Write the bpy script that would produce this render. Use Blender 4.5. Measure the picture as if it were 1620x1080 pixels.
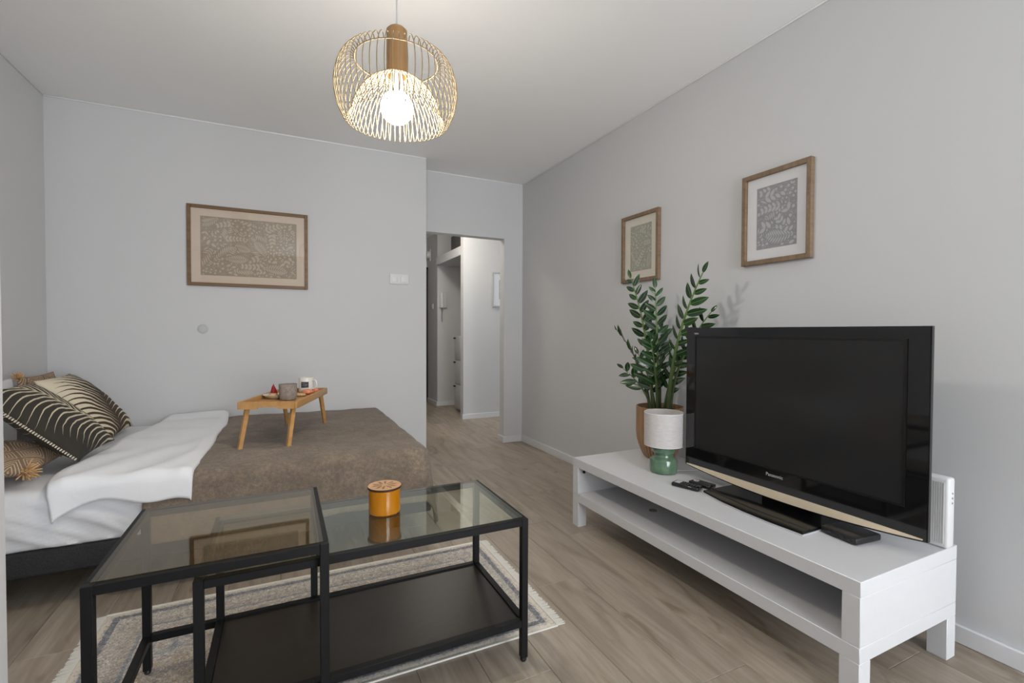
import bpy, bmesh, math, random
from mathutils import Vector, Matrix, Euler, noise
R = math.radians
random.seed(7)
for o in list(bpy.data.objects): bpy.data.objects.remove(o, do_unlink=True)
scene = bpy.context.scene
col = scene.collection

# ------------------------------------------------------------------ camera, world, daylight, exposure
CAM_H = 1.075
yaw, pitch, roll = R(25.828), R(-1.15), R(0.198)
fw = Vector((math.sin(yaw)*math.cos(pitch), math.cos(yaw)*math.cos(pitch), math.sin(pitch)))
rt = Vector((math.cos(yaw), -math.sin(yaw), 0)); up = rt.cross(fw)
rt2 = rt*math.cos(roll)+up*math.sin(roll); up2 = up*math.cos(roll)-rt*math.sin(roll)
cd = bpy.data.cameras.new('camera'); cam = bpy.data.objects.new('camera', cd); col.objects.link(cam)
cd.sensor_width = 36; cd.lens = 747.6/1620*36; cd.clip_start = .02
m3 = Matrix((rt2, up2, -fw)).transposed()
cam.matrix_world = Matrix.Translation((0, 0, CAM_H)) @ m3.to_4x4()
scene.camera = cam

w = bpy.data.worlds.new('world'); scene.world = w; w.use_nodes = True
w.node_tree.nodes['Background'].inputs[0].default_value = (.80, .90, 1.0, 1)
w.node_tree.nodes['Background'].inputs[1].default_value = 1.0
scene.view_settings.view_transform = 'Standard'; scene.view_settings.look = 'None'
scene.view_settings.gamma = 1; scene.view_settings.use_curve_mapping = False
scene.view_settings.exposure = 0.36

def area(name, loc, rot, sx, sy, power, colr):
    l = bpy.data.lights.new(name, 'AREA'); l.shape = 'RECTANGLE'; l.size = sx; l.size_y = sy
    l.energy = power; l.color = colr
    o = bpy.data.objects.new(name, l); col.objects.link(o); o.location = loc; o.rotation_euler = rot
    return o
# daylight entering by the tall balcony window in the wall behind the photographer
WX0, WX1, WZ0, WZ1, YR = .48, 2.05, .12, 2.36, -2.40
area('window_daylight', ((WX0+WX1)/2, YR-.05, (WZ0+WZ1)/2), (R(90), 0, 0), WX1-WX0-.02, WZ1-WZ0-.02, 92, (.92, .96, 1.0))
BULB_STRENGTH = 140.0
HALL_STRENGTH = 45.0

# ------------------------------------------------------------------ key dimensions
XL, XR, YM, YB, HC = -1.31, 2.118, 3.865, 4.147, 2.512
BULK_X = 1.075

# ------------------------------------------------------------------ helpers
def tag(o, label=None, cat=None, group=None, kind=None):
    if label: o['label'] = label
    if cat: o['category'] = cat
    if group: o['group'] = group
    if kind: o['kind'] = kind
    return o
def empty(name, loc=(0, 0, 0), rz=0, label=None, cat=None, group=None):
    o = bpy.data.objects.new(name, None); col.objects.link(o)
    o.empty_display_size = .05; o.location = loc; o.rotation_euler = (0, 0, rz)
    return tag(o, label, cat, group)
def link(name, me, mat=None, parent=None, smooth=False, loc=None):
    o = bpy.data.objects.new(name, me); col.objects.link(o)
    if mat is not None and not me.materials: me.materials.append(mat)
    if smooth:
        me.polygons.foreach_set('use_smooth', [True]*len(me.polygons))
    if parent: o.parent = parent
    if loc is not None: o.location = loc
    return o
def bm_obj(name, bm, mat, parent=None, smooth=False, loc=None, sharp=None):
    bmesh.ops.recalc_face_normals(bm, faces=bm.faces)
    me = bpy.data.meshes.new(name); bm.to_mesh(me); bm.free()
    o = link(name, me, mat, parent, smooth, loc)
    if smooth and sharp:
        me.set_sharp_from_angle(angle=R(sharp))
    return o
def add_box(bm, a, b, bev=0.0, seg=2):
    x0, y0, z0 = a; x1, y1, z1 = b
    vs = [bm.verts.new(p) for p in ((x0,y0,z0),(x1,y0,z0),(x1,y1,z0),(x0,y1,z0),(x0,y0,z1),(x1,y0,z1),(x1,y1,z1),(x0,y1,z1))]
    fs = [bm.faces.new([vs[i] for i in f]) for f in ((3,2,1,0),(4,5,6,7),(0,1,5,4),(1,2,6,5),(2,3,7,6),(3,0,4,7))]
    if bev > 0:
        es = list({e for f in fs for e in f.edges})
        bmesh.ops.bevel(bm, geom=es, offset=bev, segments=seg, affect='EDGES', profile=.5)
    return vs
def box(name, a, b, mat, parent=None, bev=0.0, seg=2, loc=None):
    bm = bmesh.new(); add_box(bm, a, b, bev, seg)
    return bm_obj(name, bm, mat, parent, loc=loc, smooth=bev > 0, sharp=40)
def boxes(name, lst, mat, parent=None, bev=0.0):
    bm = bmesh.new()
    for a, b in lst: add_box(bm, a, b, bev)
    return bm_obj(name, bm, mat, parent, smooth=bev > 0, sharp=40)
def add_lathe(bm, prof, seg=40, c=(0, 0), close=False):
    rings = []
    for r, z in prof:
        if r < 1e-6: rings.append([bm.verts.new((c[0], c[1], z))])
        else: rings.append([bm.verts.new((c[0]+r*math.cos(2*math.pi*i/seg), c[1]+r*math.sin(2*math.pi*i/seg), z)) for i in range(seg)])
    n = len(rings)
    for k in range(n if close else n-1):
        a, b = rings[k], rings[(k+1) % n]
        for i in range(seg):
            j = (i+1) % seg
            if len(a) == 1 and len(b) == 1: continue
            if len(a) == 1: bm.faces.new((a[0], b[j], b[i]))
            elif len(b) == 1: bm.faces.new((a[i], a[j], b[0]))
            else: bm.faces.new((a[i], a[j], b[j], b[i]))
def lathe(name, prof, mat, parent=None, seg=40, sharp=35, loc=None, close=False):
    bm = bmesh.new(); add_lathe(bm, prof, seg, close=close)
    return bm_obj(name, bm, mat, parent, smooth=True, sharp=sharp, loc=loc)
def add_tube(bm, pts, rad, seg=8, caps=True, closed=False):
    pts = [Vector(p) for p in pts]; n = len(pts); rings = []
    ref = None
    for i, p in enumerate(pts):
        if closed: t = pts[(i+1) % n]-pts[i-1]
        else: t = pts[min(i+1, n-1)]-pts[max(i-1, 0)]
        t.normalize()
        if ref is None:
            ref = Vector((0, 0, 1)) if abs(t.z) < .9 else Vector((1, 0, 0))
        ref = (ref-t*ref.dot(t)); ref.normalize(); s = t.cross(ref)
        r = rad[i] if isinstance(rad, (list, tuple)) else rad
        rings.append([bm.verts.new(p+(ref*math.cos(2*math.pi*k/seg)+s*math.sin(2*math.pi*k/seg))*r) for k in range(seg)])
    for i in range(n if closed else n-1):
        a, b = rings[i], rings[(i+1) % n]
        for k in range(seg):
            bm.faces.new((a[k], a[(k+1) % seg], b[(k+1) % seg], b[k]))
    if caps and not closed:
        bm.faces.new(rings[0][::-1]); bm.faces.new(rings[-1])
def tube(name, pts, rad, mat, parent=None, seg=8, closed=False):
    bm = bmesh.new(); add_tube(bm, pts, rad, seg, closed=closed)
    return bm_obj(name, bm, mat, parent, smooth=True, sharp=50)
def bez(p0, p1, p2, n):
    p0, p1, p2 = Vector(p0), Vector(p1), Vector(p2)
    return [(1-t)**2*p0+2*t*(1-t)*p1+t*t*p2 for t in [i/(n-1) for i in range(n)]]
def smooth_path(pts, n):
    pts = [Vector(p) for p in pts]; out = []
    m = len(pts)-1
    for k in range(n):
        s = k/(n-1)*m; i = min(int(s), m-1); t = s-i
        a = pts[max(i-1, 0)]; b = pts[i]; c = pts[i+1]; d = pts[min(i+2, m)]
        out.append(.5*((2*b)+(c-a)*t+(2*a-5*b+4*c-d)*t*t+(3*b-a-3*c+d)*t**3))
    return out
def text_obj(name, s, size, mat, parent, mtx, extrude=.0004):
    cu = bpy.data.curves.new(name, 'FONT'); cu.body = s; cu.size = size; cu.extrude = extrude
    cu.align_x = 'CENTER'; cu.align_y = 'CENTER'
    t = bpy.data.objects.new(name+'_tmp', cu); col.objects.link(t)
    dg = bpy.context.evaluated_depsgraph_get()
    me = bpy.data.meshes.new_from_object(t.evaluated_get(dg))
    bpy.data.objects.remove(t, do_unlink=True); bpy.data.curves.remove(cu)
    me.materials.clear()
    o = link(name, me, mat, parent); o.matrix_basis = mtx
    return o

# ------------------------------------------------------------------ materials
class G:
    def __init__(s, name, rough=.6, metal=0.0):
        s.mat = bpy.data.materials.new(name); s.mat.use_nodes = True
        s.t = s.mat.node_tree; s.p = s.t.nodes['Principled BSDF']
        s.p.inputs['Roughness'].default_value = rough; s.p.inputs['Metallic'].default_value = metal
    def node(s, typ, **kw):
        n = s.t.nodes.new(typ)
        for k, v in kw.items(): setattr(n, k, v)
        return n
    def put(s, sock, v):
        if v is None: return
        if isinstance(v, bpy.types.NodeSocket): s.t.links.new(v, sock)
        else: sock.default_value = v
    def m(s, op, a, b=None, c=None):
        n = s.node('ShaderNodeMath', operation=op)
        s.put(n.inputs[0], a)
        if b is not None: s.put(n.inputs[1], b)
        if c is not None: s.put(n.inputs[2], c)
        return n.outputs[0]
    def mix(s, f, a, b, blend='MIX'):
        n = s.node('ShaderNodeMix', data_type='RGBA', blend_type=blend)
        s.put(n.inputs[0], f); s.put(n.inputs[6], a); s.put(n.inputs[7], b)
        return n.outputs[2]
    def coord(s, which='Object'): return s.node('ShaderNodeTexCoord').outputs[which]
    def xyz(s, v):
        n = s.node('ShaderNodeSeparateXYZ'); s.put(n.inputs[0], v); return n.outputs
    def comb(s, x, y, z):
        n = s.node('ShaderNodeCombineXYZ'); s.put(n.inputs[0], x); s.put(n.inputs[1], y); s.put(n.inputs[2], z); return n.outputs[0]
    def mapping(s, v, scale=(1, 1, 1), loc=(0, 0, 0), rot=(0, 0, 0)):
        n = s.node('ShaderNodeMapping'); s.put(n.inputs[0], v); n.inputs['Scale'].default_value = scale
        n.inputs['Location'].default_value = loc; n.inputs['Rotation'].default_value = rot; return n.outputs[0]
    def noise(s, v, scale, detail=4, rough=.55, dist=0.0):
        n = s.node('ShaderNodeTexNoise'); s.put(n.inputs['Vector'], v); n.inputs['Scale'].default_value = scale
        n.inputs['Detail'].default_value = detail; n.inputs['Roughness'].default_value = rough; n.inputs['Distortion'].default_value = dist
        return n.outputs[0]
    def voro(s, v, scale, feature='F1'):
        n = s.node('ShaderNodeTexVoronoi', feature=feature); s.put(n.inputs['Vector'], v); n.inputs['Scale'].default_value = scale
        return n
    def ramp(s, f, stops, interp='LINEAR'):
        n = s.node('ShaderNodeValToRGB'); cr = n.color_ramp; cr.interpolation = interp
        while len(cr.elements) < len(stops): cr.elements.new(.5)
        for e, (p, c) in zip(cr.elements, stops):
            e.position = p; e.color = c if len(c) == 4 else (*c, 1)
        s.put(n.inputs[0], f); return n.outputs[0]
    def bump(s, h, strength=.2, dist=.01):
        n = s.node('ShaderNodeBump'); s.put(n.inputs['Height'], h); n.inputs['Strength'].default_value = strength
        n.inputs['Distance'].default_value = dist; s.t.links.new(n.outputs[0], s.p.inputs['Normal'])
    def base(s, v):
        s.put(s.p.inputs['Base Color'], v if isinstance(v, bpy.types.NodeSocket) else (*v[:3], 1)); return s
def sr(*c):   # sRGB 0-255 to linear
    return tuple(((x/255)/12.92 if x/255 <= .04045 else ((x/255+.055)/1.055)**2.4) for x in c)
def c4(*c): return (*sr(*c), 1)
def plain(name, c, rough=.6, metal=0.0, coat=0.0, spec=None, grain=0.0, gscale=60):
    g = G(name, rough, metal)
    if grain:
        n = g.noise(g.coord(), gscale, 5)
        a = tuple(x*(1-grain) for x in c); b = tuple(min(1, x*(1+grain)) for x in c)
        g.base(g.ramp(n, [(.3, a), (.7, b)])); g.bump(n, .08, .002)
    else: g.base(c)
    g.p.inputs['Coat Weight'].default_value = coat
    if spec is not None: g.p.inputs['Specular IOR Level'].default_value = spec
    return g.mat
def wall_paint(name, c):
    g = G(name, .85)
    v = g.coord()
    n = g.noise(v, 1.3, 3); n2 = g.noise(v, 160, 3)
    g.base(g.mix(n, (*[x*.985 for x in c], 1), (*[min(1, x*1.015) for x in c], 1)))
    g.bump(n2, .06, .003)
    return g.mat
M = {}
M['wall'] = wall_paint('wall_paint', sr(207, 207, 208))
M['ceiling'] = wall_paint('ceiling_paint', sr(245, 245, 245))
M['trim'] = plain('white_trim', sr(222, 222, 224), .45)
M['lacquer'] = plain('white_lacquer', sr(212, 212, 214), .38, grain=.012, gscale=30)
M['plastic_w'] = plain('white_plastic', sr(218, 218, 218), .35)
M['plastic_k'] = plain('black_plastic', (.012, .012, .013), .38, grain=.2, gscale=80)
M['gloss_k'] = plain('gloss_black', (.006, .006, .007), .06, coat=.3)
M['metal_k'] = plain('black_metal', (.007, .007, .0075), .45, grain=.15, gscale=120, spec=.22)
M['board_k'] = plain('black_brown_board', (.018, .0135, .0105), .36, grain=.12, gscale=40, spec=.35)
M['chrome'] = plain('chrome', (.75, .75, .76), .15, 1.0)
M['subfloor'] = plain('subfloor', (.05, .038, .028), .9)
M['dark'] = plain('dark_void', (.02, .02, .022), .8)

def wood(name, dark, light, scale=1.0, axis='X', rough=.5, contrast=1.0):
    g = G(name, rough)
    s = {'X': (2.5, 34, 34), 'Y': (34, 2.5, 34), 'Z': (34, 34, 2.5)}[axis]
    v = g.mapping(g.coord(), tuple(k*scale for k in s))
    n = g.noise(v, 1.0, 6, .6, .6)
    g.base(g.ramp(n, [(.5-.28/contrast, dark), (.5+.28/contrast, light)])); g.bump(n, .06, .002)
    return g.mat
M['oak_frame'] = wood('oak_frame', sr(106, 85, 64), sr(144, 120, 95), axis='Z')
M['oak_frame_h'] = wood('oak_frame_flat', sr(106, 85, 64), sr(144, 120, 95), axis='Y')
M['walnut_frame'] = wood('walnut_frame', sr(94, 69, 42), sr(132, 102, 67), axis='X')
M['bamboo'] = wood('bamboo', sr(168, 120, 66), sr(200, 154, 96), axis='Y', rough=.42)
M['lamp_wood'] = wood('lamp_wood', sr(132, 98, 58), sr(168, 130, 84), axis='Z', rough=.45)
M['lid_wood'] = wood('lid_wood', sr(186, 140, 98), sr(214, 172, 130), axis='X')
M['wire'] = plain('cream_wire', sr(140, 124, 97), .6, spec=.2)

def floor_mat():
    g = G('oak_laminate', .42)
    oi = g.node('ShaderNodeObjectInfo')
    off = g.comb(g.m('MULTIPLY', oi.outputs['Random'], 13.7), g.m('MULTIPLY', oi.outputs['Random'], 57.3), 0.0)
    va = g.node('ShaderNodeVectorMath', operation='ADD'); g.put(va.inputs[0], g.coord()); g.put(va.inputs[1], off)
    v = va.outputs[0]
    fine = g.noise(g.mapping(v, (60, 3.0, 1)), 1.0, 6, .62, .4)
    broad = g.noise(g.mapping(v, (9, 1.5, 1)), 1.0, 4, .55, 1.6)
    knot = g.noise(g.mapping(v, (6, 2.4, 1)), 1.0, 2, .4, 2.2)
    c = g.ramp(broad, [(.28, sr(138, 126, 111)), (.5, sr(160, 148, 133)), (.74, sr(175, 164, 149))])
    c = g.mix(g.m('MULTIPLY', g.ramp(fine, [(.35, (1, 1, 1)), (.6, (0, 0, 0))]), .30), c, c4(116, 97, 78))
    c = g.mix(g.m('MULTIPLY', g.ramp(knot, [(.64, (0, 0, 0)), (.76, (1, 1, 1))]), .55), c, c4(102, 84, 66))
    tint = g.m('ADD', g.m('MULTIPLY', oi.outputs['Random'], .16), .92)
    tc = g.comb(tint, tint, tint)
    g.base(g.mix(1.0, c, tc, 'MULTIPLY'))
    g.bump(fine, .06, .0015)
    g.put(g.p.inputs['Roughness'], g.m('ADD', g.m('MULTIPLY', fine, .15), .34))
    return g.mat
M['floor'] = floor_mat()

def glass_mat(name, tint, refl=(1, 1, 1), ior=1.5):
    m = bpy.data.materials.new(name); m.use_nodes = True; t = m.node_tree; t.nodes.clear()
    out = t.nodes.new('ShaderNodeOutputMaterial'); mx = t.nodes.new('ShaderNodeMixShader')
    tr = t.nodes.new('ShaderNodeBsdfTransparent'); tr.inputs[0].default_value = (*tint, 1)
    gl = t.nodes.new('ShaderNodeBsdfGlossy'); gl.inputs['Roughness'].default_value = .01; gl.inputs[0].default_value = (*refl, 1)
    fr = t.nodes.new('ShaderNodeFresnel'); ge = t.nodes.new('ShaderNodeNewGeometry')
    mr = t.nodes.new('ShaderNodeMapRange')
    mr.inputs['To Min'].default_value = ior; mr.inputs['To Max'].default_value = 1/ior   # same pane reflectance from either side
    t.links.new(ge.outputs['Backfacing'], mr.inputs['Value']); t.links.new(mr.outputs[0], fr.inputs['IOR'])
    t.links.new(fr.outputs[0], mx.inputs[0]); t.links.new(tr.outputs[0], mx.inputs[1]); t.links.new(gl.outputs[0], mx.inputs[2])
    t.links.new(mx.outputs[0], out.inputs[0])
    return m
M['glass_brown'] = glass_mat('smoked_glass', (.86, .81, .71), (1, .955, .87), 1.62)
M['glass_clear'] = glass_mat('clear_glass', (.90, .92, .86), (.98, 1, .95), 1.58)
M['pane'] = glass_mat('picture_glass', (.99, .99, .99))

def emis(name, c, s):
    g = G(name); g.base((1, 1, 1)); g.p.inputs['Emission Color'].default_value = (*c, 1); g.p.inputs['Emission Strength'].default_value = s
    return g.mat

# ------------------------------------------------------------------ the setting
fl = box('floor', (XL-.02, YR-.05, -.06), (3.3, 7.6, -.0085), M['subfloor']); tag(fl, kind='structure')
PW, PL = .195, 1.285
plank_cache = {}
def plank_mesh(wd, ln):
    k = (round(wd, 3), round(ln, 3))
    if k not in plank_cache:
        bm = bmesh.new(); hx, hy, c, gp = wd/2, ln/2, .0016, .0004
        rings = []
        for ix, z in ((gp, -.0085), (gp, -c), (gp+c, 0)):
            rings.append([bm.verts.new((sx*(hx-ix), sy*(hy-ix), z)) for sx, sy in ((-1,-1),(1,-1),(1,1),(-1,1))])
        for a, b in zip(rings, rings[1:]):
            for i in range(4): bm.faces.new((a[i], a[(i+1) % 4], b[(i+1) % 4], b[i]))
        bm.faces.new(rings[-1]); me = bpy.data.meshes.new('plank'); bm.to_mesh(me); bm.free()
        me.materials.append(M['floor']); plank_cache[k] = me
    return plank_cache[k]
rnd = random.Random(3)
kmin = math.floor((XL-.569)/PW); kmax = math.ceil((3.2-.569)/PW)
fixed_off = {2: 1.724, 3: 1.030}
for k in range(kmin, kmax):
    x0, x1 = .569+k*PW, .569+(k+1)*PW
    off = fixed_off.get(k, rnd.uniform(0, PL))
    j0 = off-math.ceil((off-YR)/PL)*PL
    while j0 < 7.5:
        y0, y1 = max(j0, YR), min(j0+PL, 7.5)
        a, b = max(x0, XL), min(x1, 3.2)
        if y1 > YB+.1 and b <= BULK_X: y1 = min(y1, YM)
        if a >= XR: y0 = max(y0, YB+.1)
        if y1-y0 > .03 and b-a > .01:
            link('plank', plank_mesh(b-a, y1-y0), None, fl, loc=((a+b)/2, (y0+y1)/2, 0))
        j0 += PL

T = .12
def struct(name, lst, mat, bev=0):
    o = boxes(name, lst, mat, bev=bev); tag(o, kind='structure'); return o
struct('ceiling', [((XL-T, YR-T, HC), (3.3, 7.6, HC+.1))], M['ceiling'])
struct('wall_left', [((XL-T, YR-T, -.06), (XL, YM+T, HC))], M['wall'])
struct('wall_right', [((XR, YR-T, -.06), (XR+T, YB, HC))], M['wall'])
struct('wall_back', [((XL, YM, -.06), (BULK_X, YB+.1, HC))], M['wall'])
DX1, DZ = 1.922, 1.971
struct('wall_doorway', [((BULK_X, YB, DZ), (DX1, YB+.1, HC)), ((DX1, YB, -.06), (XR+T, YB+.1, HC))], M['wall'])
struct('wall_rear', [((XL, YR-T, -.06), (WX0, YR, HC)), ((WX1, YR-T, -.06), (XR, YR, HC)),
                     ((WX0, YR-T, -.06), (WX1, YR, WZ0)), ((WX0, YR-T, WZ1), (WX1, YR, HC))], M['wall'])
wf = struct('window_1', [((WX0, YR-.09, WZ0), (WX0+.06, YR-.03, WZ1)), ((WX1-.06, YR-.09, WZ0), (WX1, YR-.03, WZ1)),
                    ((WX0, YR-.09, WZ0), (WX1, YR-.03, WZ0+.06)), ((WX0, YR-.09, WZ1-.06), (WX1, YR-.03, WZ1)),
                    (((WX0+WX1)/2-.05, YR-.09, WZ0), ((WX0+WX1)/2+.05, YR-.03, WZ1))], M['trim'])
box('window_sill', (WX0-.05, YR-.02, WZ0-.04), (WX1+.05, YR+.16, WZ0), M['trim'], wf, .006)
# hallway beyond the opening
struct('wall_hall_front', [((1.985, 5.47, -.06), (3.2, 5.57, HC))], M['wall'])
struct('wall_hall_niche', [((2.005, 6.62, -.06), (3.2, 6.72, HC))], M['wall'])
struct('wall_hall_side', [((2.005, 6.72, -.06), (2.10, 7.5, HC))], M['wall'])
struct('wall_hall_far', [((.9, 7.17, -.06), (2.005, 7.5, HC))], M['wall'])
struct('wall_hall_left', [((.95, YB+.1, -.06), (1.06, 7.5, HC))], M['wall'])
struct('wall_hall_right', [((3.2, YB, -.06), (3.3, 6.8, HC))], M['wall'])
struct('trim_1', [((1.985, 5.57, 2.03), (2.09, 6.62, 2.14))], M['trim'])
struct('trim_2', [((2.09, 5.575, 2.03), (2.9, 6.615, 2.06))], M['trim'])
# narrow white upright of a door frame right beside the photographer
struct('trim_3', [((-.56, .86, 0), (-.3825, .98, HC))], M['trim'], bev=.003)

BH, BT = .062, .014
def skirting(name, a, b):
    o = box(name, a, b, M['trim'], bev=.0025, seg=1); tag(o, kind='structure')
skirting('baseboard_right', (XR-BT, YR, 0), (XR, YB-BT, BH))
skirting('baseboard_doorway', (DX1-BT, YB-BT, 0), (XR-BT*.2, YB, BH))
skirting('baseboard_jamb', (DX1-BT, YB, 0), (DX1, YB+.1+BT, BH))
skirting('baseboard_back', (XL, YM-BT, 0), (BULK_X, YM, BH))
skirting('baseboard_corner', (BULK_X, YM-BT, 0), (BULK_X+BT, YB+.1, BH))
skirting('baseboard_left', (XL, YR, 0), (XL+BT, YM-BT, BH))
skirting('baseboard_hall_front', (1.985-BT, 5.47-BT, 0), (3.2, 5.47, BH))
skirting('baseboard_hall_niche', (2.005-BT, 6.62-BT, 0), (3.2, 6.62, BH))
skirting('baseboard_hall_side', (2.005-BT, 6.62, 0), (2.005, 7.5, BH))
# thin bead of filler where walls meet the ceiling
def bead(name, a, b):
    o = box(name, a, b, M['ceiling'], bev=.004, seg=1); tag(o, kind='structure')
bead('trim_4', (XL, YM-.009, HC-.009), (BULK_X, YM, HC))
bead('trim_5', (BULK_X, YB-.009, HC-.009), (XR, YB, HC))
bead('trim_6', (XR-.009, YR, HC-.009), (XR, YB-.009, HC))
bead('trim_7', (XL, YR, HC-.009), (XL+.009, YM-.009, HC))

# hallway things
M['door_brown'] = wood('door_brown', (.016, .008, .005), (.035, .018, .010), axis='Z')
d1 = empty('door_1', (1.5, 7.11, 0)); tag(d1, kind='structure')
box('door_leaf', (-.42, 0, .005), (.485, .045, 2.03), M['door_brown'], d1, .003)
box('door_handle', (-.36, -.05, 1.0), (-.24, -.035, 1.02), M['chrome'], d1, .003)
boxes('door_frame', [((.485, -.01, 0), (.502, .055, 2.06)), ((-.45, -.01, 2.03), (.502, .055, 2.06))], M['door_brown'], d1)
# intercom handset on the niche wall
ic = empty('intercom', (2.085, 6.62, 1.53), label='white intercom handset with coiled cord on the hallway niche wall', cat='intercom')
box('base', (-.055, -.03, -.11), (.055, 0, .11), M['plastic_w'], ic, .008)
box('handset', (-.048, -.07, -.115), (-.005, -.032, .115), M['plastic_w'], ic, .012, 3)
tube('cord', [(-.02+.008*math.cos(i*1.6), -.03+.008*math.sin(i*1.6), -.11-i*.0042) for i in range(48)], .004, plain('cord_grey', sr(176, 176, 176), .5), ic, 6)
# small sensor / bell on the far wall
bl = empty('door_chime', (1.99, 6.98, 2.23), label='small round white chime high on the hallway wall', cat='chime')
lathe('cover', [(0, 0), (.055, 0), (.06, .02), (.05, .05), (0, .06)], M['plastic_w'], bl, 24).rotation_euler = (0, R(-90), 0)
box('bracket', (.0, -.03, -.09), (.014, .03, .09), M['plastic_w'], bl, .004)
sw = empty('light_switch', (2.004, 6.85, 1.45), label='small white light switch on hallway side wall near the intercom', cat='switch')
box('plate', (-.01, -.04, -.04), (0, .04, .04), M['plastic_w'], sw, .003)
box('rocker', (-.016, -.026, -.026), (-.01, .026, .026), M['plastic_w'], sw, .002)
# drawer unit in the niche
du = empty('drawer_cabinet', (2.0, 5.62, 0), label='tall white drawer cabinet inside the hallway niche', cat='cabinet')
box('body', (.12, .0, .03), (.55, .52, 1.02), M['lacquer'], du, .003)
for i in range(3):
    dr = box('drawer', (.10, .01, .05+i*.325), (.12, .51, .365+i*.325), M['lacquer'], du, .003)
    box('handle', (.078, .46, .33+i*.325), (.099, .505, .348+i*.325), M['dark'], dr, .002)
# plain dark grey box set in the gap above the niche
box('gap_box', (2.12, 5.75, 2.061), (2.5, 6.35, 2.40), plain('gap_grey', sr(92, 92, 88), .8, grain=.06), None, .006)
tag(bpy.data.objects['gap_box'], 'dark grey box in the gap above hallway niche', 'box')
# ceiling lamp in the hall (above the opening, lights the hall)
hl = empty('ceiling_lamp', (1.55, 5.0, HC), label='round white ceiling lamp in the hallway behind the opening', cat='lamp')
lathe('mount', [(0, 0), (.12, 0), (.12, -.03), (0, -.03)], M['trim'], hl, 32)
lathe('diffuser', [(.115, -.03), (.14, -.05), (.13, -.09), (.08, -.115), (0, -.12)], emis('hall_glow', (1, .93, .82), HALL_STRENGTH), hl, 32)

# ------------------------------------------------------------------ pictures
def frond(bm, base, ang, ln, rng, hw, hh, z, kind, occ, cs=.0016):
    """a printed sprig: rib and leaflets as flat shapes kept inside the sheet"""
    mine = set()
    def leaf(p, a, l, wd):
        pts = []; cells = set()
        for t in [q/7 for q in range(1, 8)]:
            for sd in (-1, -.5, 0, .5, 1):
                ww = wd*.5*sd*math.sin(math.pi*min(.97, t*.95))+cs*1.1*sd
                cells.add((int((p[0]+math.cos(a)*l*t-math.sin(a)*ww)//cs), int((p[1]+math.sin(a)*l*t+math.cos(a)*ww)//cs)))
        if cells & occ: return
        for t, s in ((0,0),(.25,.8),(.5,1),(.75,.7),(1,0),(.75,-.7),(.5,-1),(.25,-.8)):
            x = p[0]+math.cos(a)*l*t-math.sin(a)*wd*s*.5; y = p[1]+math.sin(a)*l*t+math.cos(a)*wd*s*.5
            if abs(x) > hw or abs(y) > hh: return
            pts.append((x, y, z))
        bm.faces.new([bm.verts.new(q) for q in pts]); mine.update(cells)
    n = {0: 11, 1: 6, 2: 5}[kind]
    bend = rng.uniform(-.5, .5); p = list(base); a = ang
    for i in range(n):
        t = i/(n-1)
        q = (p[0]+math.cos(a)*ln/n, p[1]+math.sin(a)*ln/n)
        leaf(p, a, ln/n*.98, ln*.014)
        if kind == 0:
            l = ln*.30*math.sin(math.pi*(.12+.8*t)); 
            for s in (-1, 1): leaf(q, a+s*.95, l, ln*.050)
        elif kind == 1:
            l = ln*.26*(1-.4*t)
            for s in (-1, 1): leaf(q, a+s*.8, l, ln*.11)
        else:
            l = ln*.11
            for s in (-1, 1): leaf((q[0]-math.sin(a)*s*ln*.05, q[1]+math.cos(a)*s*ln*.05), a+s*.6, l, l*.9)
        p = q; a += bend/n
    occ |= mine
def picture(name, wd, ht, mtx, label, fmat, fmat2, mat_c, bg, ink, artw, arth, seed, fw_=.02, dp=.022, motif=.15):
    e = empty(name); e.matrix_basis = mtx; tag(e, label, 'picture')
    hw, hh = wd/2, ht/2
    box('frame_side', (-hw, -hh, .001), (-hw+fw_, hh, dp), fmat, e, .0015, 1); box('frame_side', (hw-fw_, -hh, .001), (hw, hh, dp), fmat, e, .0015, 1)
    box('frame_rail', (-hw+fw_, hh-fw_, .001), (hw-fw_, hh, dp), fmat2, e, .0015, 1); box('frame_rail', (-hw+fw_, -hh, .001), (hw-fw_, -hh+fw_, dp), fmat2, e, .0015, 1)
    aw, ah = artw/2, arth/2; iw, ih = hw-fw_, hh-fw_
    boxes('mat_board', [((-iw, -ih, .004), (-aw, ih, .009)), ((aw, -ih, .004), (iw, ih, .009)), ((-aw, ah, .004), (aw, ih, .009)), ((-aw, -ih, .004), (aw, -ah, .009))], mat_c, e)
    pr = box('art_print', (-aw, -ah, .004), (aw, ah, .0065), bg, e)
    bm = bmesh.new(); rng = random.Random(seed)
    occ = set()
    tries = int(26*artw*arth/motif**2)
    for k in range(tries):
        sz = motif*(1.35 if k < tries*.25 else (.85 if k < tries*.6 else .5))*rng.uniform(.8, 1.15)
        frond(bm, (rng.uniform(-aw, aw), rng.uniform(-ah, ah)), rng.uniform(0, 6.28), sz, rng, aw*.985, ah*.985, .0068, rng.choice((0, 1, 1, 2)), occ)
    tag(bm_obj('leaf_motif', bm, ink, pr), kind='stuff')
    box('glass_pane', (-iw, -ih, .012), (iw, ih, .014), M['pane'], e)
    return e
def basis_mtx(o, x, y):
    x = Vector(x).normalized(); y = Vector(y).normalized(); z = x.cross(y)
    return Matrix.Translation(o) @ Matrix((x, y, z)).transposed().to_4x4()
M['mat_cream'] = plain('mat_cream', sr(208, 190, 172), .8)
M['mat_white'] = plain('mat_white', sr(232, 232, 234), .8)
M['mat_ivory'] = plain('mat_ivory', sr(224, 218, 202), .8)
tan = plain('print_tan', sr(156, 142, 123), .85, grain=.06, gscale=90); tan2 = plain('print_tan_light', sr(190, 176, 156), .85)
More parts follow.
